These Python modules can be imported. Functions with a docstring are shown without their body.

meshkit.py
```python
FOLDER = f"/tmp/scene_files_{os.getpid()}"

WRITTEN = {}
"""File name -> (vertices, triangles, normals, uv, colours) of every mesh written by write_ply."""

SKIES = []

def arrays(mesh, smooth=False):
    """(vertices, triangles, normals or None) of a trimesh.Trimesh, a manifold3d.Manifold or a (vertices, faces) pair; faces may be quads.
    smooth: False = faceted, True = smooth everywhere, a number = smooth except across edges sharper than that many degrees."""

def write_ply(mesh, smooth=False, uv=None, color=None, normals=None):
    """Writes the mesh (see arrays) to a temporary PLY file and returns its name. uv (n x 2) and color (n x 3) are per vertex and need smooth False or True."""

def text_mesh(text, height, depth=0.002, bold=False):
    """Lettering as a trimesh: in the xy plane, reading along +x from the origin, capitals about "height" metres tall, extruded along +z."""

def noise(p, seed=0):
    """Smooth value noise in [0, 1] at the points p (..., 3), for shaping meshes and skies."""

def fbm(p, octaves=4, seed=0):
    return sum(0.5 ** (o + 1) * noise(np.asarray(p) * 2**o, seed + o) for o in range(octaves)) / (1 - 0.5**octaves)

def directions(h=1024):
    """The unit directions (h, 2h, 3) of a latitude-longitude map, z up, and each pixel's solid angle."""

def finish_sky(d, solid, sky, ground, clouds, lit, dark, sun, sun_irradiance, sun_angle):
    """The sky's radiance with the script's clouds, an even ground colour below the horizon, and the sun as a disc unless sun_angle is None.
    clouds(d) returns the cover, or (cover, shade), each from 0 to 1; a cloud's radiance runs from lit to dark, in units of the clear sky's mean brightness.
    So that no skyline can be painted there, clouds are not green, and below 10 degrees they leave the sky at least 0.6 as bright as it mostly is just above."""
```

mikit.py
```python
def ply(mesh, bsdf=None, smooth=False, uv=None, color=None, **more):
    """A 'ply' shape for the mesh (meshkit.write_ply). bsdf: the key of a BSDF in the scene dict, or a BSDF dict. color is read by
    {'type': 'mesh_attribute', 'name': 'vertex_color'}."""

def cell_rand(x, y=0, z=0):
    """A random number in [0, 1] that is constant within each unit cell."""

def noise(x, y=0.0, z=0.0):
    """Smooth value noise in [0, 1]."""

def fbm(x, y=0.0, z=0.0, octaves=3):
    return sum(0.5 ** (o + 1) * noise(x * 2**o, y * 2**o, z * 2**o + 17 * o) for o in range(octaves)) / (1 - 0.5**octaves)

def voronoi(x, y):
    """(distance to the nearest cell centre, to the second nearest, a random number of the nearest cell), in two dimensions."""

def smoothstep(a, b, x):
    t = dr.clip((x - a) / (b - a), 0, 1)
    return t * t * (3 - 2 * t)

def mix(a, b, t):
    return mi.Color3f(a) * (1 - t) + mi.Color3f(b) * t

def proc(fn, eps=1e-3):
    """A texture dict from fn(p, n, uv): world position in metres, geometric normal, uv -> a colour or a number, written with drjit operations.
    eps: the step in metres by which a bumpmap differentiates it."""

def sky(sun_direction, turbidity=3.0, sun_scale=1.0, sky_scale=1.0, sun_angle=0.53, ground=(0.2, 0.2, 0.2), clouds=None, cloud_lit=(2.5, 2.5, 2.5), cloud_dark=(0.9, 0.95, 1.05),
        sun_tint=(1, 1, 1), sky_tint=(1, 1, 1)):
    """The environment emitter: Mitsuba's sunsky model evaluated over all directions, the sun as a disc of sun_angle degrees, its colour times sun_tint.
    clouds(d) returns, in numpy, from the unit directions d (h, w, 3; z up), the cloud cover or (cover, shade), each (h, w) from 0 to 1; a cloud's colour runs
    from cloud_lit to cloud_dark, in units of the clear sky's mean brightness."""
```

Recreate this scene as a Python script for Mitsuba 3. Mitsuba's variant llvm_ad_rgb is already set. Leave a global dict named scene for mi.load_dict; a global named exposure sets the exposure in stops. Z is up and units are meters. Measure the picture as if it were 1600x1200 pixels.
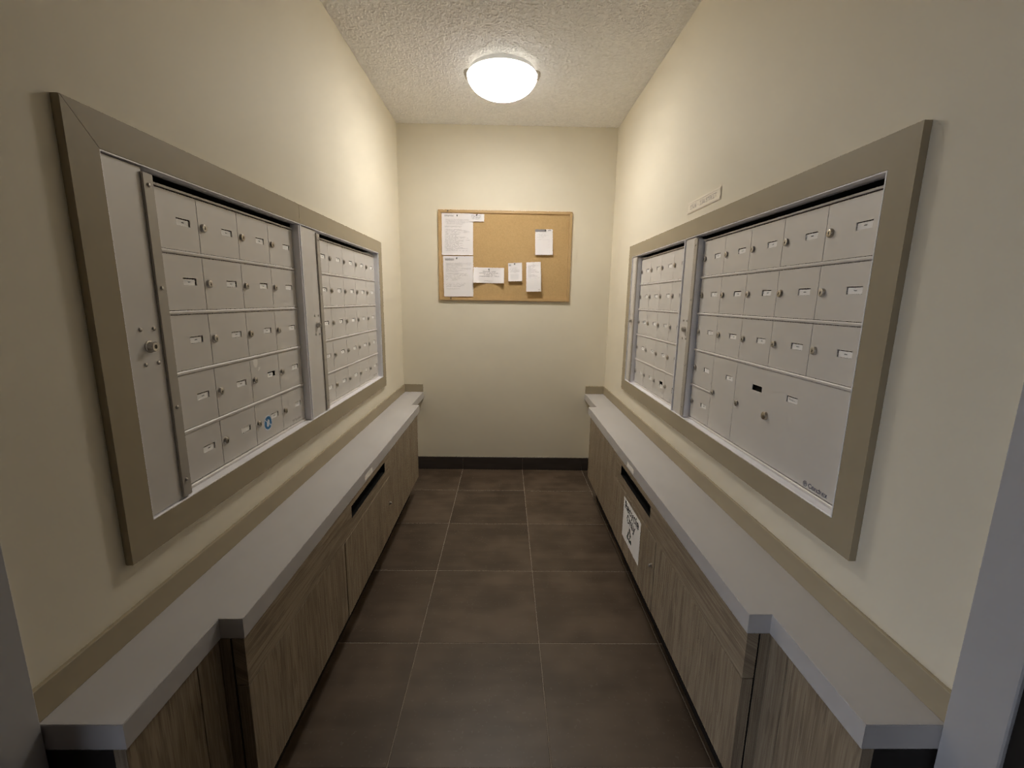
import math, random
import numpy as np, trimesh, mitsuba as mi, drjit as dr
import shapely.geometry as sg
import shapely.affinity as sa
import mikit, meshkit
from mikit import proc, noise, fbm, smoothstep, mix, cell_rand

T = mi.ScalarTransform4f
scene, labels = {}, {}

# ------------------------------------------------------------------ camera, sky, exposure
F, PITCH, YAW, ROLL = 690.9, 0.186776, 0.016492, 0.015484
CAM = np.array([0.00223, 0.0, 1.27965])
fwd = np.array([math.sin(YAW) * math.cos(PITCH), math.cos(YAW) * math.cos(PITCH), -math.sin(PITCH)])
r0 = np.array([math.cos(YAW), -math.sin(YAW), 0.0])
u0 = np.cross(r0, fwd)
up = -r0 * math.sin(ROLL) + u0 * math.cos(ROLL)
scene['camera'] = {'type': 'perspective', 'fov': 2 * math.degrees(math.atan(800 / F)), 'fov_axis': 'x', 'near_clip': 0.02, 'far_clip': 60.0,
                   'to_world': T().look_at(origin=CAM.tolist(), target=(CAM + fwd).tolist(), up=up.tolist())}
scene['sky'] = mikit.sky((-0.6, -0.3, 0.75), turbidity=4.0, sun_scale=0.0, sky_scale=5.5, sky_tint=(0.88, 0.92, 1.06),
                         clouds=lambda d: (np.full(d.shape[:2], 0.75), np.full(d.shape[:2], 0.3)))
LAMP_RADIANCE = (53.0, 50.3, 46.3)                  # at the bottom of the bowl, below the bulbs; it falls towards the rim
LAMP_MID, LAMP_EDGE = 0.24, 0.06
BULB_RADIANCE = (3.6, 3.4, 3.15)
LIP_RADIANCE = (0.10, 0.098, 0.094)
exposure = 0.82

# ------------------------------------------------------------------ materials
def principled(color, rough=0.5, metallic=0.0, spec=0.5, bump=None, bscale=1.0, **kw):
    d = {'type': 'principled', 'base_color': color if isinstance(color, dict) else {'type': 'rgb', 'value': list(color)},
         'roughness': rough, 'metallic': metallic, 'specular': spec, **kw}
    if bump is not None:
        d = {'type': 'bumpmap', 'arbitrary': bump, 'scale': bscale, 'bsdf': d}
    return {'type': 'twosided', 'bsdf': d}

WALL = (0.755, 0.705, 0.585)
def wall_color(p, n, uv):
    return mix([c * 0.96 for c in WALL], [c * 1.04 for c in WALL], fbm(p.x * 3 + 7, p.y * 3, p.z * 3))
def wall_bump(p, n, uv):
    return noise(p.x * 160, p.y * 160, p.z * 160) * 0.00025
scene['wall_paint'] = principled(proc(wall_color), 0.6, spec=0.18, bump=proc(wall_bump, 0.002))
TAUPE = (0.355, 0.303, 0.212)
def taupe_color(p, n, uv):
    return mix([c * 0.95 for c in TAUPE], [c * 1.05 for c in TAUPE], fbm(p.x * 9, p.y * 5, p.z * 9))
scene['taupe_paint'] = principled(proc(taupe_color), 0.5, spec=0.3)
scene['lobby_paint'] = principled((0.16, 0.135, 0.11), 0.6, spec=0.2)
scene['jamb_paint'] = principled((0.42, 0.42, 0.44), 0.45, spec=0.4)
def ceil_color(p, n, uv):
    return mix((0.76, 0.75, 0.73), (0.85, 0.84, 0.82), noise(p.x * 90, p.y * 90, 3.0))
scene['ceiling_texture'] = principled(proc(ceil_color), 0.9, spec=0.1)

def tile_color(p, n, uv):
    cx, cy = dr.floor((p.x + 0.3121) / 0.4572), dr.floor((p.y - 2.8393) / 0.4572)
    r = cell_rand(cx, cy, 5)
    s = fbm(p.x * 4 + r * 9, p.y * 22 + r * 31, r * 7.0, octaves=4)
    b = fbm(p.x * 7 + r * 50, p.y * 7, 2.0, octaves=3)
    base = mix((0.068, 0.048, 0.034), (0.118, 0.086, 0.062), smoothstep(0.25, 0.75, 0.6 * b + 0.4 * s))
    base = base * (0.88 + 0.24 * r)
    speck = smoothstep(0.86, 0.93, noise(p.x * 170, p.y * 170, 4.0)) * 0.25
    return mix(base, (0.17, 0.15, 0.125), speck)
scene['floor_tile'] = principled(proc(tile_color), 0.42, spec=0.4)
scene['base_tile'] = principled(proc(lambda p, n, uv: mix((0.040, 0.033, 0.030), (0.062, 0.052, 0.048), fbm(p.x * 9, p.y * 9, p.z * 30))), 0.42, spec=0.4)
scene['grout'] = principled((0.25, 0.215, 0.18), 0.9, spec=0.2)

def steel_color(p, n, uv):
    return mix((0.625, 0.60, 0.575), (0.66, 0.635, 0.61), fbm(p.x * 6, p.y * 6, p.z * 14))
scene['silver_panel'] = principled(proc(steel_color), 0.48, metallic=0.15, spec=0.5)
scene['aluminium'] = principled((0.80, 0.805, 0.85), 0.36, metallic=0.1, spec=0.5)
scene['strip_metal'] = principled((0.42, 0.39, 0.35), 0.42, metallic=0.2)
scene['chrome'] = principled((0.50, 0.48, 0.455), 0.2, metallic=1.0)
scene['nickel'] = principled((0.46, 0.42, 0.36), 0.26, metallic=1.0)
scene['dark_metal'] = principled((0.035, 0.034, 0.033), 0.6, metallic=0.3)
scene['black'] = principled((0.006, 0.006, 0.006), 0.8, spec=0.1)
scene['near_black'] = principled((0.016, 0.014, 0.013), 0.6, spec=0.3)
scene['card_white'] = principled((0.90, 0.885, 0.87), 0.7, spec=0.3)
scene['residue'] = principled((0.88, 0.85, 0.80), 0.8, spec=0.2)
scene['ink_grey'] = principled((0.20, 0.20, 0.21), 0.8, spec=0.1)
scene['ink_blue'] = principled((0.045, 0.045, 0.09), 0.6, spec=0.2)
scene['faded_grey'] = principled((0.36, 0.33, 0.30), 0.6, spec=0.2)
scene['sticker_blue'] = principled((0.035, 0.16, 0.36), 0.4)
scene['sticker_white'] = principled((0.62, 0.70, 0.80), 0.4)
scene['sign_ink'] = principled((0.018, 0.018, 0.02), 0.7, spec=0.2)
scene['sign_green'] = principled((0.035, 0.050, 0.045), 0.7, spec=0.2)

def counter_color(p, n, uv):
    return mix((0.47, 0.46, 0.465), (0.51, 0.50, 0.505), fbm(p.x * 11, p.y * 7, p.z * 11, octaves=4))
scene['counter_laminate'] = principled(proc(counter_color), 0.36, spec=0.45)

def grain(a, l, o):
    """across the grain a, along it l (metres)"""
    w = fbm(a * 14 + o, l * 1.6, o, octaves=2)
    fine = noise(a * 520 + o * 3, l * 16, 1.0)
    mid = fbm(a * 150 + w * 4 + o, l * 6.0, 5.0, octaves=3)
    big = fbm(a * 22 + o, l * 1.2, 9.0, octaves=2)
    t = smoothstep(0.25, 0.75, 0.45 * mid + 0.30 * fine + 0.25 * big)
    c = mix((0.215, 0.168, 0.118), (0.330, 0.272, 0.197), t)
    dark = smoothstep(0.60, 0.74, fbm(a * 130 + 40 + o, l * 11, 3.0, octaves=3))
    return mix(c, (0.150, 0.112, 0.078), dark * 0.5)
scene['wood_upright'] = principled(proc(lambda p, n, uv: grain(p.y + p.x * 3.1, p.z, dr.select(p.x > 0, 3.7, 0.0))), 0.5, spec=0.35)
scene['wood_lengthwise'] = principled(proc(lambda p, n, uv: grain(p.z + p.x * 0.6, p.y, dr.select(p.x > 0, 13.7, 8.0))), 0.5, spec=0.35)
scene['oak_trim'] = principled(proc(lambda p, n, uv: mix((0.44, 0.29, 0.13), (0.56, 0.39, 0.20), fbm(p.x * 30 + p.z * 30, p.y * 60, 0.0))), 0.45)
def cork_color(p, n, uv):
    a = noise(p.x * 420, p.z * 420, 1.0)
    b = noise(p.x * 150, p.z * 150, 6.0)
    return mix((0.47, 0.315, 0.145), (0.57, 0.395, 0.20), 0.55 * a + 0.45 * b)
scene['cork'] = principled(proc(cork_color), 0.9, spec=0.1)
scene['lamp_white'] = principled((0.72, 0.72, 0.70), 0.5)
scene['plaque_metal'] = principled((0.80, 0.745, 0.645), 0.4)

def printed(rows, top, bottom, left, right, ink, seed, words=26, head=None, rules=(), boxes=(), centred=False):
    """A sheet of small print: uv (0..1, v upwards) -> colour. Only unreadable lines, as in the photograph."""
    white = (0.80, 0.78, 0.80)
    def f(p, n, uv):
        u, v = uv.x, 1 - uv.y
        row = dr.floor((v - top) / (bottom - top) * rows)
        fr = (v - top) / (bottom - top) * rows - row
        ln = 0.45 + 0.55 * cell_rand(row, seed, 2)
        ln = dr.select(cell_rand(row, seed, 7) < 0.16, 0.0, ln)
        half = (right - left) * ln * 0.5
        a = dr.select(centred, (left + right) / 2 - half, mi.Float(left))
        b = dr.select(centred, (left + right) / 2 + half, left + 2 * half)
        on = (u > a) & (u < b) & (v > top) & (v < bottom) & (fr > 0.25) & (fr < 0.72) & (cell_rand(dr.floor(u * words), row, seed) > 0.17)
        t = dr.select(on, ink, 0.0)
        if head:
            x0, x1, y0, y1, k = head
            t = dr.maximum(t, dr.select((u > x0) & (u < x1) & (v > y0) & (v < y1), k * (0.6 + 0.4 * cell_rand(dr.floor(u * 60), 3, seed)), 0.0))
        for y in rules:
            t = dr.maximum(t, dr.select((u > left) & (u < right) & (dr.abs(v - y) < 0.006), ink * 0.9, 0.0))
        for x0, x1, y0, y1, k in boxes:
            t = dr.maximum(t, dr.select((u > x0) & (u < x1) & (v > y0) & (v < y1), k, 0.0))
        return mix(white, (0.12, 0.12, 0.14), t)
    return f
scene['print_letter'] = principled(proc(printed(30, 0.17, 0.93, 0.10, 0.93, 0.34, 3, head=(0.09, 0.38, 0.045, 0.085, 0.5), rules=(0.155,))), 0.7, spec=0.2)
scene['print_letter_short'] = principled(proc(printed(24, 0.18, 0.82, 0.08, 0.94, 0.28, 8, head=(0.06, 0.36, 0.06, 0.11, 0.65), rules=(0.175, 0.215))), 0.7, spec=0.2)
scene['print_slip'] = principled(proc(printed(5, 0.08, 0.72, 0.06, 0.88, 0.55, 5, words=18, centred=True)), 0.7, spec=0.2)
scene['print_notice'] = principled(proc(printed(5, 0.10, 0.62, 0.15, 0.88, 0.50, 12, words=30, centred=True, boxes=((0.36, 0.62, 0.85, 0.89, 0.35),))), 0.7, spec=0.2)
scene['print_note'] = principled(proc(printed(6, 0.2, 0.52, 0.12, 0.9, 0.33, 15, words=14, head=(0.06, 0.2, 0.08, 0.17, 0.7), boxes=((0.14, 0.74, 0.6, 0.95, 0.10),))), 0.7, spec=0.2)
scene['print_folded'] = principled(proc(printed(9, 0.1, 0.5, 0.12, 0.9, 0.30, 19, words=14, rules=(0.53,), boxes=((0.84, 0.92, 0.925, 0.95, 0.6), (0.1, 0.34, 0.12, 0.5, 0.12)))), 0.7, spec=0.2)
scene['print_form'] = principled(proc(printed(7, 0.15, 0.38, 0.12, 0.82, 0.22, 23, words=14, rules=(0.4,), boxes=((0.0, 0.62, 0.0, 0.095, 0.8), (0.72, 0.92, 0.03, 0.065, 0.6), (0.79, 0.80, 0.4, 0.93, 0.25)))), 0.7, spec=0.2)

# ------------------------------------------------------------------ helpers
XL, XR, YB, H = -0.745, 0.745, 3.230, 2.432
YN = 0.60                                            # near end of the mail room (door jambs)
LEFT = np.array([[0, 0, 1, XL], [1, 0, 0, 0], [0, 1, 0, 0], [0, 0, 0, 1.0]])      # u along the wall to the right, v up, w out of the wall
RIGHT = np.array([[0, 0, -1, XR], [-1, 0, 0, 0], [0, 1, 0, 0], [0, 0, 0, 1.0]])
BACK = np.array([[1, 0, 0, 0], [0, 0, -1, YB], [0, 1, 0, 0], [0, 0, 0, 1.0]])
WORLD = np.eye(4)

def shift(M, u, v, w=0.0):
    S = np.eye(4); S[:3, 3] = (u, v, w)
    return M @ S

used = {}
def key(base):
    n = used.get(base, -1) + 1
    used[base] = n
    return base if n == 0 else f'{base}_{n:03d}'

def add(name, mesh, mat, M=WORLD, parent=None, smooth=False, uv=None, color=None, label=None, kind=None, cat=None, group=None, **more):
    """one entry of the scene; mesh may be a mesh or a finished ply dict shared by alike pieces"""
    k = key(f'{parent}__{name}' if parent else name)
    d = dict(mesh) if isinstance(mesh, dict) else mikit.ply(mesh, mat, smooth=smooth, uv=uv, color=color, **more)
    if not np.allclose(M, WORLD):
        d['to_world'] = T(M.tolist())
    scene[k] = d
    tag(k, label, cat, group, kind)
    return k

def tag(k, label=None, cat=None, group=None, kind=None):
    e = {a: b for a, b in (('label', label), ('category', cat), ('group', group), ('kind', kind)) if b}
    if e:
        labels[k] = e

def thing(name, label, cat, group=None):
    k = key(name)
    tag(k, label, cat, group)
    return k

def box(lo, hi, c=0.0):
    """a box between two corners with chamfered edges"""
    lo, hi = np.array(lo, float), np.array(hi, float)
    if c <= 0:
        return trimesh.creation.box(bounds=[lo, hi])
    pts = []
    for i in range(8):
        s = [(i >> k) & 1 for k in range(3)]
        corner = np.where(s, hi, lo)
        inward = np.where(s, -1, 1) * c
        for a in range(3):
            m = inward.copy(); m[a] = 0
            pts.append(corner + m)
    return trimesh.convex.convex_hull(np.array(pts))

def ext(poly, w0, w1):
    m = trimesh.creation.extrude_polygon(poly, w1 - w0, engine='earcut')
    m.apply_translation([0, 0, w0])
    return m

def rect(u0, v0, u1, v1):
    return sg.box(u0, v0, u1, v1)

def lathe(profile, n=28):
    """(radius, height) pairs from the axis at the foot to the axis at the top, around w"""
    return trimesh.creation.revolve(np.array(profile, float), sections=n)

def cat_mesh(*ms):
    return trimesh.util.concatenate(list(ms))

def text(s, height, depth, bold=False, centre=False):
    m = meshkit.text_mesh(s, height, depth, bold)
    if centre:
        b = m.bounds
        m.apply_translation([-(b[0][0] + b[1][0]) / 2, -(b[0][1] + b[1][1]) / 2, 0])
    return m

# ------------------------------------------------------------------ the setting
def side_wall():
    outer = sg.Polygon([(YN, -0.02), (YB + 0.12, -0.02), (YB + 0.12, H + 0.06), (YN, H + 0.06)])
    hole_l = rect(0.845, 0.795, 2.675, 1.56)
    return outer, hole_l
outer, hole = side_wall()
add('wall_left', ext(outer.difference(hole), -0.12, 0), 'wall_paint', LEFT, kind='structure')
mirror = sa.scale(outer.difference(hole), -1, 1, origin=(0, 0))
add('wall_right', ext(mirror, -0.12, 0), 'wall_paint', RIGHT, kind='structure')
add('wall_back', box((XL - 0.12, YB, -0.02), (XR + 0.12, YB + 0.12, H + 0.06)), 'wall_paint', kind='structure')

# popcorn ceiling: a fine grid whose crumbs are real relief
YC = 1.75                                            # nearer than this it is out of sight: a flat strip
nx, ny = 440, 436
gx, gy = np.meshgrid(np.linspace(XL - 0.005, XR + 0.005, nx), np.linspace(YC, YB + 0.005, ny), indexing='ij')
P = np.stack([gx, gy, np.zeros_like(gx)], -1)
n1 = meshkit.noise(P * 150, 3); n2 = meshkit.noise(P * 85, 8); n3 = meshkit.noise(P * 260, 5)
hgt = np.clip((n1 * 0.6 + n2 * 0.4 - 0.46) / 0.26, 0, 1) * 0.0026 + n3 * 0.0014
V = np.stack([gx, gy, H - hgt], -1).reshape(-1, 3)
idx = np.arange(nx * ny).reshape(nx, ny)
Q = np.stack([idx[:-1, :-1], idx[:-1, 1:], idx[1:, 1:], idx[1:, :-1]], -1).reshape(-1, 4)
cm = trimesh.Trimesh(V, np.vstack([Q[:, [0, 1, 2]], Q[:, [0, 2, 3]]]), process=False)
add('ceiling', cat_mesh(cm, box((XL - 0.005, YN - 0.085, H - 0.001), (XR + 0.005, YC, H + 0.01)), box((XL - 0.1, YN - 0.1, H + 0.002), (XR + 0.1, YB + 0.1, H + 0.06))), 'ceiling_texture', kind='structure')

# floor: grout bed, each tile a part
TS, TX, TY = 0.4572, -0.3121, 2.8393
fl = add('floor', box((-2.1, -3.2, -0.08), (2.1, YB + 0.02, -0.0007)), 'grout', kind='structure')
g = 0.0018
ys = [YB] + [TY - TS * k for k in range(0, 6)]
for i in range(-1, 3):
    x0, x1 = TX + TS * (i), TX + TS * (i + 1)
    x0, x1 = max(x0, XL), min(x1, XR)
    if x1 - x0 < 0.02:
        continue
    for a, b in zip(ys[1:], ys[:-1]):
        add('tile', box((x0 + g, a + g, -0.012), (x1 - g, b - (g if b < YB else 0.002), 0.0), 0.0008), 'floor_tile', parent=fl)
yl = ys[-1]
add('lobby_slab', box((-2.0, -3.0, -0.012), (2.0, yl - g, 0.0)), 'floor_tile', parent=fl)

# dark tile baseboard of the back wall, cut with the floor joints
bb = add('baseboard_back', box((-0.66, YB - 0.006, 0.0), (0.66, YB - 0.0005, 0.0985)), 'grout', kind='structure')
for a, b in ((-0.664, TX), (TX, TX + TS), (TX + TS, TX + 2 * TS), (TX + 2 * TS, 0.664)):
    add('tile', box((a + 0.0012, YB - 0.0115, 0.001), (b - 0.0012, YB - 0.005, 0.0995), 0.0008), 'base_tile', parent=bb)

# entrance: painted jambs, dark metal door frame, lobby behind the camera with one large window on its left
for s, nm in ((-1, 'left'), (1, 'right')):
    a, b = sorted((s * 0.728, s * 0.865))
    add(f'trim_{1 if s < 0 else 2}', box((a, 0.520, 0), (b, YN + 0.0, 2.12), 0.002), 'jamb_paint', kind='structure')
    a, b = sorted((s * 0.733, s * 0.80))
    add(f'trim_{3 if s < 0 else 4}', box((a, 0.488, 0), (b, 0.520, 2.15), 0.002), 'near_black', kind='structure')
    a, b = sorted((s * 0.80, s * 2.0))
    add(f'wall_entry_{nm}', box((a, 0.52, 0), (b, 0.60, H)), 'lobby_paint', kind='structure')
add('wall_entry_top', box((-0.80, 0.52, 2.12), (0.80, 0.60, H)), 'wall_paint', kind='structure')
add('ceiling_lobby', box((-2.1, -3.1, H), (2.1, 0.515, H + 0.06)), 'lobby_paint', kind='structure')
add('wall_lobby_right', box((2.0, -3.1, 0), (2.1, 0.60, H)), 'lobby_paint', kind='structure')
add('wall_lobby_back', box((-2.1, -3.1, 0), (2.1, -3.0, H)), 'lobby_paint', kind='structure')
lw = rect(-3.1, 0, 0.60, H).difference(rect(-2.5, 0.25, 0.2, 2.2))
m = ext(lw, 0, 0.1); Ml = np.array([[0, 0, 1, -2.1], [1, 0, 0, 0], [0, 1, 0, 0], [0, 0, 0, 1.0]])
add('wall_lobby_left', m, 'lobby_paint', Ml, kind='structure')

# ------------------------------------------------------------------ ceiling light
LX, LY = -0.030, 2.462
light = thing('ceiling_light', 'round frosted glass bowl ceiling light switched on, flush against the textured ceiling', 'ceiling light')
R0, ZR, DEP = 0.176, 2.379, 0.096
prof = [(0.0, -DEP)]
for k in range(1, 25):
    t = k / 24 * math.pi / 2
    prof.append((R0 * math.sin(t) ** 0.93, -DEP * math.cos(t) ** 1.12))
Mlamp = shift(WORLD, LX, LY, ZR)
def bowl_piece(name, pr, rad, lab):
    m = lathe(pr, 64)
    if m.face_normals[np.argmin(m.triangles_center[:, 2])][2] > 0:
        m.invert()
    add(name, m, 'lamp_white', Mlamp, light, smooth=True, label=lab, emitter={'type': 'area', 'radiance': {'type': 'rgb', 'value': list(rad)}})
bowl_piece('glass_bowl', prof[:10], LAMP_RADIANCE, 'glowing frosted glass bowl')
bowl_piece('bowl_band', prof[9:16], [c * LAMP_MID for c in LAMP_RADIANCE], 'bright band of the bowl around its middle')
bowl_piece('bowl_edge', prof[15:], [c * LAMP_EDGE for c in LAMP_RADIANCE], 'less bright outer edge of the bowl')
add('glass_lip', lathe([(0.159, 0.004), (0.164, 0.004), (0.1655, 0.008), (0.1655, 0.022), (0.164, 0.0245), (0.159, 0.0245), (0.159, 0.004)], 64), 'lamp_white', Mlamp, light, smooth=40,
    label='dim frosted upper lip of the bowl', emitter={'type': 'area', 'radiance': {'type': 'rgb', 'value': list(LIP_RADIANCE)}})
for bx_ in (-0.055, 0.055):
    add('bulb', trimesh.creation.icosphere(subdivisions=2, radius=0.027), 'lamp_white', shift(Mlamp, bx_, 0.0, -0.028), light, smooth=True, emitter={'type': 'area', 'radiance': {'type': 'rgb', 'value': list(BULB_RADIANCE)}})
add('ceiling_pan', lathe([(0, 0.022), (0.105, 0.022), (0.110, 0.026), (0.110, 0.0505), (0, 0.0505)], 64), 'lamp_white', Mlamp, light, smooth=40)
def clip_mesh():
    pts = [(-0.012, 0.020), (0.002, 0.020), (0.013, 0.014), (0.015, 0.004), (0.008, -0.012), (0.001, -0.022), (-0.003, -0.020), (0.003, -0.010), (0.007, 0.003), (0.004, 0.012)]
    m = ext(sg.Polygon([(R0 + x, z) for x, z in pts]).buffer(0.0012), -0.0075, 0.0075)
    m.apply_transform(trimesh.transformations.rotation_matrix(math.pi / 2, [1, 0, 0]))
    return m
clip = mikit.ply(clip_mesh(), 'nickel', smooth=35)
for a in (186, -6, 90):
    add('clip', clip, None, Mlamp @ trimesh.transformations.rotation_matrix(math.radians(a), [0, 0, 1]), light, label='brushed metal clip holding the bowl')

# ------------------------------------------------------------------ mailboxes
FW = 0.015                                           # how far the painted surround stands out of the wall
DW = -0.012                                          # the plane of the doors, behind the wall's face
ROWS = [1.5110, 1.3780, 1.2405, 1.1000, 0.9594, 0.8250]

def window(u, v, w=0.046, h=0.0165):
    return rect(u - w / 2, v - h / 2, u + w / 2, v + h / 2)

lock_body = mikit.ply(lathe([(0.0108, 0.0), (0.0108, 0.0012), (0.0097, 0.0022), (0.0095, 0.0045), (0.0084, 0.0056), (0.0050, 0.0060), (0.0, 0.0058)], 26), 'chrome', smooth=50)
lock_brass = mikit.ply(lathe([(0.0108, 0.0), (0.0108, 0.0012), (0.0097, 0.0022), (0.0095, 0.0045), (0.0084, 0.0056), (0.0050, 0.0060), (0.0, 0.0058)], 26), 'nickel', smooth=50)
keyway = mikit.ply(cat_mesh(box((-0.0008, -0.0046, 0.0050), (0.0008, 0.0036, 0.0064)), box((-0.0018, -0.0022, 0.0050), (0.0018, 0.0008, 0.00635))), 'dark_metal')
screw_head = mikit.ply(cat_mesh(lathe([(0.0046, 0.0), (0.0044, 0.0014), (0.0032, 0.0026), (0.0012, 0.0030), (0.0, 0.0030)], 16)), 'chrome', smooth=50)
screw_slot = None
card_mesh = mikit.ply(box((-0.0215, -0.0080, -0.0004), (0.0215, 0.0062, 0.0)), 'card_white')
card_blank = mikit.ply(box((-0.0215, -0.0080, -0.0004), (0.0215, 0.0062, 0.0)), 'silver_panel')
dash_mesh = mikit.ply(box((-0.0045, -0.0011, 0.0), (0.0045, 0.0011, 0.0002)), 'ink_grey')
rng = random.Random(11)
door_cache = {}

def make_door(unit, M, u0, u1, v0, v1, lu, lv, wu, wv, slot=None, mark=True, brass=False, card=True, cardshift=(0, 0)):
    """plate with a cut-out name window, a cam lock with its keyway, a name card behind the window"""
    gap = 0.0011
    poly = rect(u0 + gap, v0 + gap, u1 - gap, v1 - gap).difference(window(wu, wv))
    if slot:
        poly = poly.difference(rect(*slot))
    loc = sa.translate(poly, -u0, -v0)
    ck = loc.wkt
    if ck not in door_cache:
        door_cache[ck] = mikit.ply(ext(loc, -0.0022, 0.0), 'silver_panel')
    d = add('door', door_cache[ck], None, shift(M, u0, v0, DW), unit)
    add('lock', lock_brass if brass else lock_body, None, shift(M, lu, lv, DW) , d, label='round cam lock')
    a = math.radians(rng.uniform(-14, 14))
    R = np.eye(4); R[:2, :2] = [[math.cos(a), -math.sin(a)], [math.sin(a), math.cos(a)]]
    add('keyway', keyway, None, shift(M, lu, lv, DW) @ R, d)
    if card:
        du, dv = rng.uniform(-0.0012, 0.0012) + cardshift[0], rng.uniform(-0.0008, 0.0006) + cardshift[1]
        add('name_card', card_blank if card == 'silver' else card_mesh, None, shift(M, wu + du, wv + dv, DW - 0.0026), d, label='white card in the name window')
        if mark and card != 'silver':
            add('card_mark', dash_mesh, None, shift(M, wu + du + 0.001, wv + dv - 0.0005, DW - 0.0026), d)
    if slot:
        add('slot_backing', box((slot[0] - 0.002, slot[1] - 0.002, DW - 0.0075), (slot[2] + 0.002, slot[3] + 0.002, DW - 0.0065)), 'black', M, d, label='black open slot')
    return d

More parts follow.
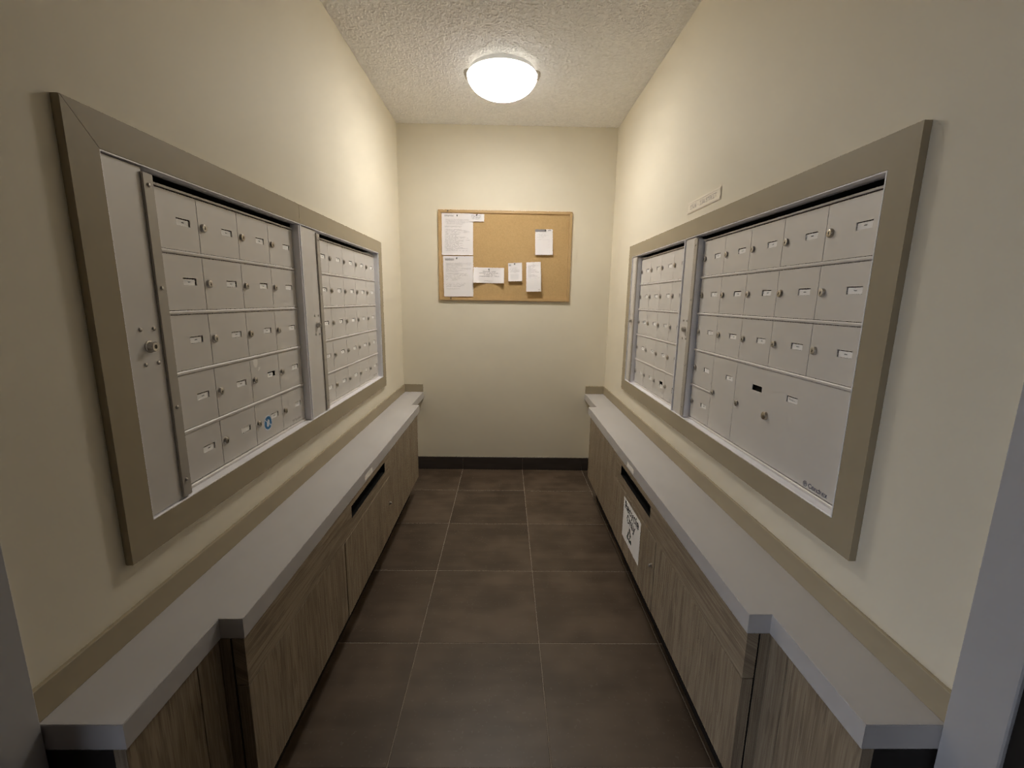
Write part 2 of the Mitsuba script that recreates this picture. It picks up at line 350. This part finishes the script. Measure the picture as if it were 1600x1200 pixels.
def mailbox_unit(M, label, p0, s0, s1, d0, pitch, cols, jamb1, open_l, open_r, layout=None, logo=None, wall='left'):
    """p0..s0 lock panel, s0..s1 raised strip, doors from d0 on"""
    unit = thing('mailbox_unit', label, 'mailbox', 'wall mailbox units')
    d1 = d0 + pitch * cols
    # carcass behind the doors, open groove above them
    body = cat_mesh(box((open_l + 0.001, 0.800, -0.112), (open_r - 0.001, 1.5175, DW - 0.008)), box((open_l + 0.001, 1.5175, -0.112), (open_r - 0.001, 1.556, -0.075)),
                    box((open_l + 0.001, 1.5375, -0.075), (open_r - 0.001, 1.556, -0.004)))
    add('carcass', body, 'dark_metal', M, unit)
    # lock panel with its core lock and screws
    pw = 0.009
    add('lock_panel', box((p0, 0.8205, DW - 0.003), (s0 + 0.004, 1.5310, pw), 0.0006), 'silver_panel', M, unit, label='tall plain panel with a core lock')
    lp = unit + '__lock_panel'
    lu, lv = s0 - 0.033, 1.174
    add('lock', cat_mesh(lathe([(0.0128, 0.0), (0.0128, 0.0015), (0.0105, 0.0024), (0.0103, 0.0105), (0.0088, 0.0128), (0.0042, 0.0128), (0.0036, 0.008), (0.0, 0.008)], 28)), 'chrome', shift(M, lu, lv, pw), lp, smooth=40, label='protruding round core lock')
    for du, dv in ((-0.019, 0.036), (0.016, 0.036), (-0.017, -0.036), (0.017, -0.036)):
        add('screw', screw_head, None, shift(M, lu + du, lv + dv, pw), lp)
    # raised strip with four screws
    add('strip', box((s0, 0.823, pw), (s1, 1.5235, pw + 0.0055), 0.0012), 'strip_metal', M, unit, label='raised screwed strip')
    for v in (1.500, 1.294, 1.034, 0.862):
        add('screw', screw_head, None, shift(M, (s0 + s1) / 2 - 0.001, v, pw + 0.0055), unit + '__strip')
    add('side_jamb', box((s1 - 0.006, 0.8205, DW - 0.006), (s1 - 0.001, 1.521, pw), 0.0004), 'aluminium', M, unit)
    add('side_jamb', box((d1 + 0.0005, 0.8205, DW - 0.006), (jamb1, 1.5300, FW - 0.003 if wall == 'left' else DW + 0.003), 0.0004), 'aluminium' if wall == 'left' else 'silver_panel', M, unit, label='bare aluminium side jamb')
    add('header', box((s1 - 0.001, 1.5125, DW - 0.006), (d1, 1.5178, DW + 0.002), 0.0005), 'silver_panel', M, unit)
    # thin flange around the opening, and the sill that catches the light
    fl_ = 0.0024
    add('flange', cat_mesh(box((open_l, 1.5335, -0.02), (open_r, 1.5335 + fl_, FW - 0.0006)), box((open_l, 0.8165, -0.02), (open_l + fl_, 1.5335, FW - 0.0006)),
                           box((open_r - fl_, 0.8165, -0.02), (open_r, 1.5335, FW - 0.0006))), 'aluminium', M, unit)
    add('sill', box((open_l, 0.8125, DW - 0.006), (open_r, 0.8185, FW - 0.001), 0.0006), 'aluminium', M, unit, label='bright sill below the doors')
    # rails between the rows
    def rail(v, a=None, b=None):
        a = s1 - 0.001 if a is None else a
        b = d1 if b is None else b
        pr = sg.Polygon([(v - 0.0050, DW - 0.003), (v - 0.0050, DW + 0.0022), (v - 0.0024, DW + 0.0036), (v + 0.0012, DW + 0.0036), (v + 0.0036, DW + 0.0012), (v + 0.0036, DW - 0.003)])
        m = ext(pr, 0, b - a)
        X = np.array([[0, 0, 1, a], [1, 0, 0, 0], [0, 1, 0, 0], [0, 0, 0, 1.0]])
        m.apply_transform(X)
        add('rail', m, 'silver_panel', M, unit)
    for v in ROWS[1:-1]:
        if layout == 'parcel' and v == ROWS[4]:
            rail(v, None, d0 + pitch)
        else:
            rail(v)
    rail(ROWS[-1] - 0.001)
    doors = {}
    for r in range(5):
        top, bot = ROWS[r] - (0.0005 if r == 0 else 0.0052), ROWS[r + 1] + 0.0038
        cv = (ROWS[r] + ROWS[r + 1]) / 2
        for c in range(cols):
            u0, u1 = d0 + pitch * c, d0 + pitch * (c + 1)
            kw = {}
            if layout == 'parcel' and r >= 3:
                if c >= 1:
                    continue
            if layout == 'slots' and r == 4 and c >= 2:
                kw['slot'] = (u0 + 0.093, cv - 0.0005, u0 + 0.135, cv + 0.0135)
                kw['wdv'] = -0.0105
            wv = cv + 0.003 + kw.pop('wdv', 0)
            doors[r, c] = make_door(unit, M, u0, u1, bot, top, u0 + 0.017, cv, u0 + 0.114, wv if 'slot' not in kw else cv - 0.0095,
                                    brass=rng.random() < 0.2, mark=rng.random() < 0.85, card='silver' if layout == 'slots' and (r, c) == (0, 1) else True,
                                    cardshift=(-0.009, -0.001) if (wall == 'left' and cols == 4 and (r, c) == (3, 2)) else (0, 0), **kw)
    if layout == 'parcel':
        top, bot = ROWS[3] - 0.0052, ROWS[5] + 0.0038
        cv = (ROWS[3] + ROWS[4]) / 2
        u0 = d0 + pitch
        t = make_door(unit, M, u0, u0 + pitch, bot, top, u0 + 0.019, 0.9625, u0 + 0.120, cv + 0.004)
        labels[t] = {'label': 'tall parcel door'}
        u0 = d0 + 2 * pitch
        b = make_door(unit, M, u0, d1, bot, top, u0 + 0.022, 0.9625, u0 + 0.2885, cv + 0.004, mark=False, slot=(u0 + 0.098, cv - 0.006, u0 + 0.150, cv + 0.011))
        labels[b] = {'label': 'large parcel door with a black slot'}
        add('card_text', text('PARCEL 1', 0.0048, 0.0002, centre=True), 'ink_grey', shift(M, u0 + 0.2885, cv + 0.003, DW - 0.0026), b)
        add('knob', lathe([(0.0125, 0.0), (0.0125, 0.002), (0.0115, 0.0065), (0.0100, 0.0082), (0.0, 0.0086)], 28), 'nickel', shift(M, u0 + 0.183, 0.9635, DW), b, smooth=50, label='round metal knob')
    if logo:
        u, v, h, mat = logo
        w = text('Cendrex', h, 0.0002, bold=True)
        w.apply_scale([0.0675 / w.extents[0] * h / 0.0125, 1, 1])
        c0 = sg.Point(0, 0)
        em = c0.buffer(0.62 * h).difference(c0.buffer(0.47 * h)).union(c0.buffer(0.33 * h).difference(c0.buffer(0.2 * h)).difference(sg.Polygon([(0, 0), (h, h * .5), (h, -h * .5)]))).union(rect(-0.02 * h, -0.07 * h, 0.3 * h, 0.07 * h))
        e = cat_mesh(*[ext(q, 0, 0.0002) for q in em.geoms]) if hasattr(em, 'geoms') else ext(em, 0, 0.0002)
        e.apply_translation([-0.95 * h, 0.45 * h, 0])
        add('logo', cat_mesh(w, e), mat, shift(M, u, v, DW), unit, label='printed maker name with round emblem')
    return unit, doors

ua, da = mailbox_unit(LEFT, 'silver mailbox unit with a round blue sticker on one of its bottom doors', 0.8725, 0.960, 0.9875, 0.9865, 0.1645, 4, 1.650, 0.867, 1.6545, logo=(1.560, 0.8375, 0.0095, 'faded_grey'))
ub, db = mailbox_unit(LEFT, 'silver mailbox unit with five columns of doors, at the far end of the left wall', 1.6600, 1.790, 1.8180, 1.7920, 0.1672, 5, 2.633, 1.6555, 2.638, logo=(2.545, 0.8375, 0.0095, 'faded_grey'))
uc, dc = mailbox_unit(RIGHT, 'silver mailbox unit with one large parcel door at its lower right', -1.868, -1.776, -1.748, -1.7415, 0.1645, 5, -0.9035, -1.8725, -0.8995, layout='parcel', logo=(-1.0205, 0.8350, 0.0120, 'ink_blue'), wall='right')
ud, dd = mailbox_unit(RIGHT, 'silver mailbox unit with black slots in two bottom doors, far end of right wall', -2.638, -2.560, -2.536, -2.530, 0.1612, 4, -1.8815, -2.643, -1.8735, layout='slots', logo=(-1.955, 0.8375, 0.0095, 'faded_grey'), wall='right')

# torn label left on a door of the near left unit
d = da[3, 2]
patch = sg.Polygon([(0, 0), (0.017, 0.001), (0.021, -0.006), (0.020, -0.017), (0.013, -0.023), (0.005, -0.021), (0.001, -0.012)]).buffer(0.0012)
add('label_residue', cat_mesh(ext(patch, 0, 0.0003), ext(sg.Polygon([(0.024, -0.028), (0.034, -0.026), (0.031, -0.033), (0.022, -0.037)]).buffer(0.0006), 0, 0.0003)), 'residue', shift(LEFT, 1.333, 1.0915, DW), d, label='torn remains of a white label')

st = thing('round_sticker', 'round blue sticker with white crossed-out figure stuck on a bottom mailbox door', 'sticker')
Ms = shift(LEFT, 1.3835, 0.8815, DW)
add('backing', ext(sg.Point(0, 0).buffer(0.0245, 24), 0.0, 0.0004), 'sticker_white', Ms, st)
fig = sg.Polygon([(-0.008, -0.008), (-0.003, -0.0125), (0.003, -0.010), (0.008, -0.004), (0.008, 0.004), (0.004, 0.010), (-0.001, 0.009), (-0.002, 0.003), (-0.007, 0.001)]).buffer(0.001)
band = sa.rotate(rect(-0.024, -0.0017, 0.024, 0.0017), 145, origin=(0, 0))
disc = sg.Point(0, 0).buffer(0.0212, 24).difference(fig).difference(band)
add('blue_disc', cat_mesh(*[ext(q, 0.0004, 0.0006) for q in getattr(disc, 'geoms', [disc])]), 'sticker_blue', Ms, st)

# painted surrounds
def surround(M, a, b, label, joint=None):
    """mitred boards; only the open joints of the photograph are left open"""
    s = thing('mailbox_surround', label, 'frame')
    z0, z1, w = 0.7515, 1.6010, 0.0645
    ia, ib, iz0, iz1 = a + w - 0.002, b - w + 0.002, z0 + w - 0.0005, z1 - w
    g = 0.0013 if joint else 0.0
    if joint:
        tops = [[(a + g, z1), (ia + g, iz1), (joint - 0.0008, iz1), (joint - 0.0008, z1)], [(joint + 0.0008, z1), (joint + 0.0008, iz1), (ib, iz1), (b, z1)]]
    else:
        tops = [[(a, z1), (ia, iz1), (ib, iz1), (b, z1)]]
    for p in tops + [[(a, z0), (b, z0), (ib, iz0), (ia, iz0)], [(a, z0), (ia, iz0), (ia, iz1), (a, z1)], [(b, z0), (b, z1), (ib, iz1), (ib, iz0)]]:
        add('board', ext(sg.Polygon(p), 0.0002, FW), 'taupe_paint', M, s)
    return s
surround(LEFT, 0.805, 2.700, 'flat taupe painted board surround around the mailboxes on the left wall', joint=1.652)
surround(RIGHT, -2.705, -0.835, 'flat taupe painted board surround around the mailboxes on the right wall')

# address plaque
pl = thing('address_plaque', 'small pale plaque with a street address on the right wall above the mailboxes', 'sign')
Mp = shift(RIGHT, -1.907, 1.6365)
Wp, Hp = 0.288, 0.0435
add('plate', cat_mesh(box((0, 0, 0), (Wp, Hp, 0.003), 0.0008), ext(rect(0.004, 0.004, Wp - 0.004, Hp - 0.004).difference(rect(0.0075, 0.0075, Wp - 0.0075, Hp - 0.0075)), 0.003, 0.0042)), 'plaque_metal', Mp, pl)
tx = text('1506 - 134 STREET', 0.0165, 0.0004)
tx.apply_scale([0.225 / tx.extents[0], 1, 1])
add('lettering', tx, 'faded_grey', shift(Mp, 0.030, 0.0135, 0.003), pl, label='grey capital lettering')

# ------------------------------------------------------------------ bulletin board
bd = thing('bulletin_board', 'oak-framed cork bulletin board on the back wall', 'bulletin board')
bx0, bx1, bz0, bz1 = -0.4725, 0.4555, 1.2750, 1.8870
fw = 0.020
add('cork_panel', box((bx0 + 0.008, bz0 + 0.008, 0.001), (bx1 - 0.008, bz1 - 0.008, 0.010)), 'cork', BACK, bd, label='tan cork panel')
for p in ([(bx0, bz1), (bx0 + fw, bz1 - fw), (bx1 - fw, bz1 - fw), (bx1, bz1)], [(bx0, bz0), (bx1, bz0), (bx1 - fw, bz0 + fw), (bx0 + fw, bz0 + fw)],
          [(bx0, bz0), (bx0 + fw, bz0 + fw), (bx0 + fw, bz1 - fw), (bx0, bz1)], [(bx1, bz0), (bx1, bz1), (bx1 - fw, bz1 - fw), (bx1 - fw, bz0 + fw)]):
    q = sg.Polygon(p).buffer(-0.0002, join_style=2)
    add('frame_side', cat_mesh(ext(q, 0, 0.017), ext(q.buffer(-0.0025, join_style=2), 0.017, 0.0195)), 'oak_trim', BACK, bd)

def paper(name, label, corners, mat, cat, w0=0.0106, bend=None, nu=13, nv=17):
    """a thin sheet from its four corners (TL, TR, BR, BL in u, v), bend(s, t) lifts it off the cork; s to the right, t downwards"""
    TL, TR, BR, BL = (np.array(c) for c in corners)
    s, t = np.meshgrid(np.linspace(0, 1, nu), np.linspace(0, 1, nv), indexing='ij')
    s_, t_ = s[..., None], t[..., None]
    uvp = TL * (1 - s_) * (1 - t_) + TR * s_ * (1 - t_) + BR * s_ * t_ + BL * (1 - s_) * t_
    lift = bend(s, t) if bend else np.zeros_like(s)
    front = np.concatenate([uvp, (w0 + 0.0004 + lift)[..., None]], -1).reshape(-1, 3)
    back = np.concatenate([uvp, (w0 + lift)[..., None]], -1).reshape(-1, 3)
    i = np.arange(nu * nv).reshape(nu, nv)
    q = np.stack([i[:-1, :-1], i[:-1, 1:], i[1:, 1:], i[1:, :-1]], -1).reshape(-1, 4)
    f = np.vstack([q[:, [0, 1, 2]], q[:, [0, 2, 3]]])
    n = nu * nv
    ring = np.concatenate([i[:, 0], i[-1, 1:], i[-2::-1, -1], i[0, -2:0:-1]])
    nxt = np.roll(ring, -1)
    edge = np.vstack([np.stack([ring, ring + n, nxt + n], 1), np.stack([ring, nxt + n, nxt], 1)])
    me = trimesh.Trimesh(np.vstack([front, back]), np.vstack([f, f[:, ::-1] + n, edge]), process=False)
    uv = np.stack([s.ravel(), 1 - t.ravel()], 1)
    return add(name, me, mat, BACK, uv=np.vstack([uv, uv]), label=label, cat=cat)

paper('letter', 'full-page printed letter pinned at the top left corner of the cork board', [(-0.449, 1.8665), (-0.231, 1.8645), (-0.2315, 1.586), (-0.4485, 1.584)], 'print_letter', 'paper', bend=lambda s, t: 0.0045 * t ** 3 + 0.001 * t)
paper('letter', 'full-page printed letter at the lower left of the cork board, below the other letter', [(-0.443, 1.5785), (-0.231, 1.5815), (-0.2295, 1.303), (-0.437, 1.3)], 'print_letter_short', 'paper', bend=lambda s, t: 0.008 * t ** 2)
paper('paper_slip', 'small paper slip overlapping the upper right corner of the top letter', [(-0.256, 1.8605), (-0.1545, 1.8615), (-0.1545, 1.8115), (-0.256, 1.8105)], 'print_slip', 'paper', w0=0.0136, bend=lambda s, t: 0.004 * t)
paper('notice', 'white landscape notice with curling bottom corners in the lower middle of the cork board', [(-0.227, 1.5055), (-0.0125, 1.503), (-0.0135, 1.3975), (-0.229, 1.3985)], 'print_notice', 'paper', w0=0.0112, bend=lambda s, t: 0.034 * (2 * s - 1) ** 2 * t ** 1.3 + 0.002)
paper('note', 'small nearly square note pinned between the landscape notice and the tall sheet', [(0.0145, 1.5375), (0.112, 1.542), (0.1155, 1.4145), (0.0185, 1.412)], 'print_note', 'paper', bend=lambda s, t: 0.020 * t ** 1.5 + 0.001)
paper('folded_sheet', 'tall narrow folded sheet at the lower right of the cork board', [(0.1425, 1.5445), (0.2445, 1.549), (0.2495, 1.3445), (0.1445, 1.342)], 'print_folded', 'paper', bend=lambda s, t: 0.038 * np.where(t < 0.53, t / 0.53 * 0.75, 0.75 + (t - 0.53) / 0.47 * 0.25) + 0.001)
paper('form', 'white form with a dark header bar alone at the upper right of the cork board', [(0.200, 1.7675), (0.3215, 1.770), (0.3265, 1.597), (0.2035, 1.5945)], 'print_form', 'paper', bend=lambda s, t: 0.016 * t ** 1.6 + 0.001)

pin_mesh = lathe([(0.0042, 0.0), (0.0044, 0.001), (0.0024, 0.0025), (0.0021, 0.0065), (0.0036, 0.0085), (0.0036, 0.0105), (0.0, 0.0112)], 16)
pins = [(-0.341, 1.8505, 0.011, 'dark_metal', 'dark push pin holding the letter at the top left of the cork board'),
        (-0.346, 1.567, 0.011, 'dark_metal', 'dark push pin holding the lower left letter on the cork board'),
        (-0.206, 1.856, 0.014, 'dark_metal', 'dark push pin holding the small paper slip'),
        (-0.119, 1.4925, 0.0128, 'dark_metal', 'dark push pin holding the landscape notice'),
        (0.0605, 1.5335, 0.012, 'dark_metal', 'dark push pin holding the small square note'),
        (0.194, 1.5365, 0.013, 'card_white', 'white push pin holding the tall folded sheet'),
        (0.272, 1.7625, 0.012, 'dark_metal', 'dark push pin holding the white form'),
        (-0.388, 1.2905, 0.0185, 'dark_metal', 'lone dark push pin in the bottom rail of the cork board frame'),
        (-0.4045, 1.879, 0.0185, 'dark_metal', 'dark push pin in the top rail of the cork board frame')]
for u, v, w, mt, lb in pins:
    Mi = shift(BACK, u, v, w) @ trimesh.transformations.rotation_matrix(math.radians(24), [1, 0, 0])
    add('push_pin', pin_mesh, mt, Mi, smooth=40, label=lb, cat='push pin', group='push pins on the bulletin board')

# ------------------------------------------------------------------ countertops and cabinets
HC, HB, CE = 0.6026, 0.6600, 0.0472
def counter(M, s, label, yn, yf, tag_u, sideword):
    """built along the left wall in u = y; for the right wall u = -y, so outlines are mirrored by s"""
    c = thing('countertop', label, 'countertop')
    D, N = 0.1935, 0.1425
    out = [(YN + 0.002, 0.0005), (YN + 0.002, N), (yn, N), (yn, D), (yf, D), (yf, N), (YB - 0.0005, N), (YB - 0.0005, 0.0005)]
    poly = sg.Polygon([(s * y, w) for y, w in out])
    def slab(q, z0, z1):
        m = ext(q, 0, z1 - z0)                       # in (u, w), up to v
        m.apply_transform(np.array([[1, 0, 0, 0], [0, 0, 1, z0], [0, 1, 0, 0], [0, 0, 0, 1.0]]))
        if np.linalg.det(np.array([[1, 0, 0], [0, 0, 1], [0, 1, 0]])) < 0:
            m.invert()
        return m
    add('slab', cat_mesh(slab(poly, HC - CE, HC - 0.0012), slab(poly.buffer(-0.0010, join_style=2), HC - 0.0012, HC)), 'counter_laminate', M, c, label='grey laminate slab')
    a, b = sorted((s * (YN + 0.002), s * (YB - 0.001)))
    add('backsplash', box((a, HC, 0.0005), (b, HB, 0.0095), 0.0012), 'taupe_paint', M, c, label='low taupe upstand along the wall')
    a, b = sorted((s * (YB - 0.011), s * (YB - 0.001)))
    add('backsplash', box((a, HC, 0.0100), (b, HB, N - 0.001), 0.0010), 'taupe_paint', M, c)
    add('label_sticker', box((tag_u - 0.049, 0.5620, D), (tag_u + 0.049, 0.5835, D + 0.0006)), 'residue', M, c, label='blank pale label on the front edge')
    return c
counter(LEFT, 1, 'long narrow grey laminate countertop along the left wall with notched ends', 0.842, 2.807, 1.722, 'left')
counter(RIGHT, -1, 'long narrow grey laminate countertop along the right wall with notched ends', 0.862, 2.807, -1.812, 'right')

def cabinet(M, s, label, yn, yend, doorn, doorf, slotn, slotf, near_seam, knob_y, knob_z, zb):
    cb = thing('base_cabinet', label, 'cabinet')
    W1, W0 = 0.1930 - 0.001, 0.1660                  # outer and inner face of the overlay fronts
    top = HC - CE - 0.0015
    def bx(y0, y1, z0, z1, w0, w1, c=0.0006):
        a, b = sorted((s * y0, s * y1))
        return box((a, z0, w0), (b, z1, w1), c)
    add('carcass', cat_mesh(bx(yn + 0.0005, yend - 0.001, zb, top, 0.0, 0.1605, 0)), 'wood_upright', M, cb)
    add('carcass_end', bx(YN + 0.004, yn + 0.0, zb, top, 0.0, 0.138 - 0.020, 0), 'near_black', M, cb)
    add('toe_kick', bx(YN + 0.004, yend - 0.01, 0.0, zb, 0.02, 0.1300, 0), 'near_black', M, cb, label='black recessed toe kick')
    add('reveal', bx(yn + 0.003, yend - 0.003, zb + 0.004, top - 0.002, 0.1605, W0 - 0.0015, 0), 'near_black', M, cb)
    # top rail with the drop slot, near panel, door, far panel
    sz0, sz1 = 0.4835, 0.5310
    a, b = sorted((s * (yn), s * (doorf + 0.0015)))
    sa_, sb_ = sorted((s * slotn, s * slotf))
    q = rect(a, 0.4385, b, top).difference(rect(sa_, sz0, sb_, sz1))
    add('top_rail', ext(q, W0, W1), 'wood_lengthwise', M, cb, label='lengthwise-grained rail with a drop slot')
    add('slot_backing', box((sa_ - 0.004, sz0 - 0.004, W0 - 0.0014), (sb_ + 0.004, sz1 + 0.004, W0 - 0.0004)), 'black', M, cb + '__top_rail', label='black inside of the drop slot')
    li = 0.0012
    liner = rect(sa_, sz0, sb_, sz1).difference(rect(sa_ + li, sz0 + li, sb_ - li, sz1 - li))
    add('slot_liner', ext(liner, W0 - 0.0004, W1 - 0.0004), 'black', M, cb + '__top_rail')
    add('front_panel', bx(yn, doorn - 0.0015, zb, 0.4355, W0, W1), 'wood_upright', M, cb)
    dk = add('door', bx(doorn + 0.0015, doorf - 0.0010, zb, 0.4345, W0, W1 + 0.0015), 'wood_upright', M, cb, label='locked recycling door')
    add('front_panel', bx(doorf + 0.0030, yend, zb, top, W0, W1), 'wood_upright', M, cb)
    add('lock', lathe([(0.0085, 0.0), (0.0085, 0.0025), (0.0065, 0.004), (0.0060, 0.009), (0.0045, 0.011), (0.0, 0.011)], 22), 'chrome', shift(M, s * knob_y, knob_z, W1 + 0.0015), dk, smooth=45, label='small chrome lock')
    # narrower piece at the near end
    for y0, y1 in ((YN + 0.004, near_seam - 0.0012), (near_seam + 0.0012, yn - 0.002)):
        add('front_panel', bx(y0, y1, zb, top, 0.1180, 0.1390), 'wood_upright', M, cb)
    return cb
cl = cabinet(LEFT, 1, 'grey-brown wood-grain base cabinet under the left countertop', 0.842, 2.735, 1.428, 2.037, 1.512, 1.960, 0.772, 2.014, 0.302, 0.141)
cr = cabinet(RIGHT, -1, 'grey-brown wood-grain base cabinet under the right countertop, its door carrying the recycling sign', 0.862, 2.735, 1.447, 2.040, 1.531, 1.955, 0.800, 1.472, 0.327, 0.152)

# painted furring below the far ends of the countertops, with a dark tile base
for M, s, nm in ((LEFT, 1, 'trim_5'), (RIGHT, -1, 'trim_6')):
    a, b = sorted((s * 2.742, s * (YB - 0.0005)))
    k = add(nm, box((a, 0.0, 0.0005), (b, HC - CE - 0.001, 0.072)), 'wall_paint', M, kind='structure')
    a, b = sorted((s * 2.742, s * (YB - 0.012)))
    add('tile', box((a, 0.001, 0.072), (b, 0.0995, 0.079), 0.0008), 'base_tile', M, parent=k)

# recycling sign
sg_ = thing('paper_sign', 'white paper sign reading Recycle Only on the right cabinet door', 'sign')
Mg = shift(RIGHT, -1.868, 0.2285, 0.1935 + 0.0006)
Ws, Hs = 0.2505, 0.1880
add('sheet', box((0, 0, 0), (Ws, Hs, 0.0006)), 'card_white', Mg, sg_)
t1 = text('Recycle', 0.034, 0.0003, bold=True); t1.apply_scale([0.207 / t1.extents[0], 1, 1])
t2 = text('Only', 0.034, 0.0003, bold=True); t2.apply_scale([0.120 / t2.extents[0], 1, 1])
add('lettering', t1, 'sign_ink', shift(Mg, 0.018, 0.144, 0.0006), sg_, label='black hand-size lettering, first line')
add('lettering', t2, 'sign_ink', shift(Mg, 0.060, 0.099, 0.0006), sg_, label='black hand-size lettering, second line')
def arrows():
    """three chasing arrows: a rounded triangle band, cut in front of each arrowhead"""
    Rr, w = 0.029, 0.0118
    P = [np.array([math.cos(math.radians(t)), math.sin(math.radians(t))]) * Rr for t in (90, 330, 210)]
    band_ = sg.Polygon(P).exterior.buffer(w / 2, join_style=1)
    heads = []
    for k in range(3):
        p0, p1 = P[k], P[(k + 1) % 3]
        al = (p1 - p0) / np.linalg.norm(p1 - p0)
        nr = np.array([-al[1], al[0]])
        h0, h1 = p0 + al * 0.022, p0 + al * 0.0345
        cut = [h0 + nr * 0.016, h0 + al * 0.017 + nr * 0.016, h0 + al * 0.017 - nr * 0.016, h0 - nr * 0.016]
        band_ = band_.difference(sg.Polygon(cut))
        heads.append(sg.Polygon([h0 - al * 0.0005 + nr * 0.0118, h1, h0 - al * 0.0005 - nr * 0.0118]))
    for h in heads:
        band_ = band_.union(h)
    return band_
ar = arrows()
symbol = cat_mesh(*[ext(q, 0, 0.0003) for q in getattr(ar, 'geoms', [ar])])
symbol.apply_scale([1.12, 1.12, 1])
add('recycling_symbol', symbol, 'sign_green', shift(Mg, 0.112, 0.050, 0.0006), sg_, label='three chasing arrows')
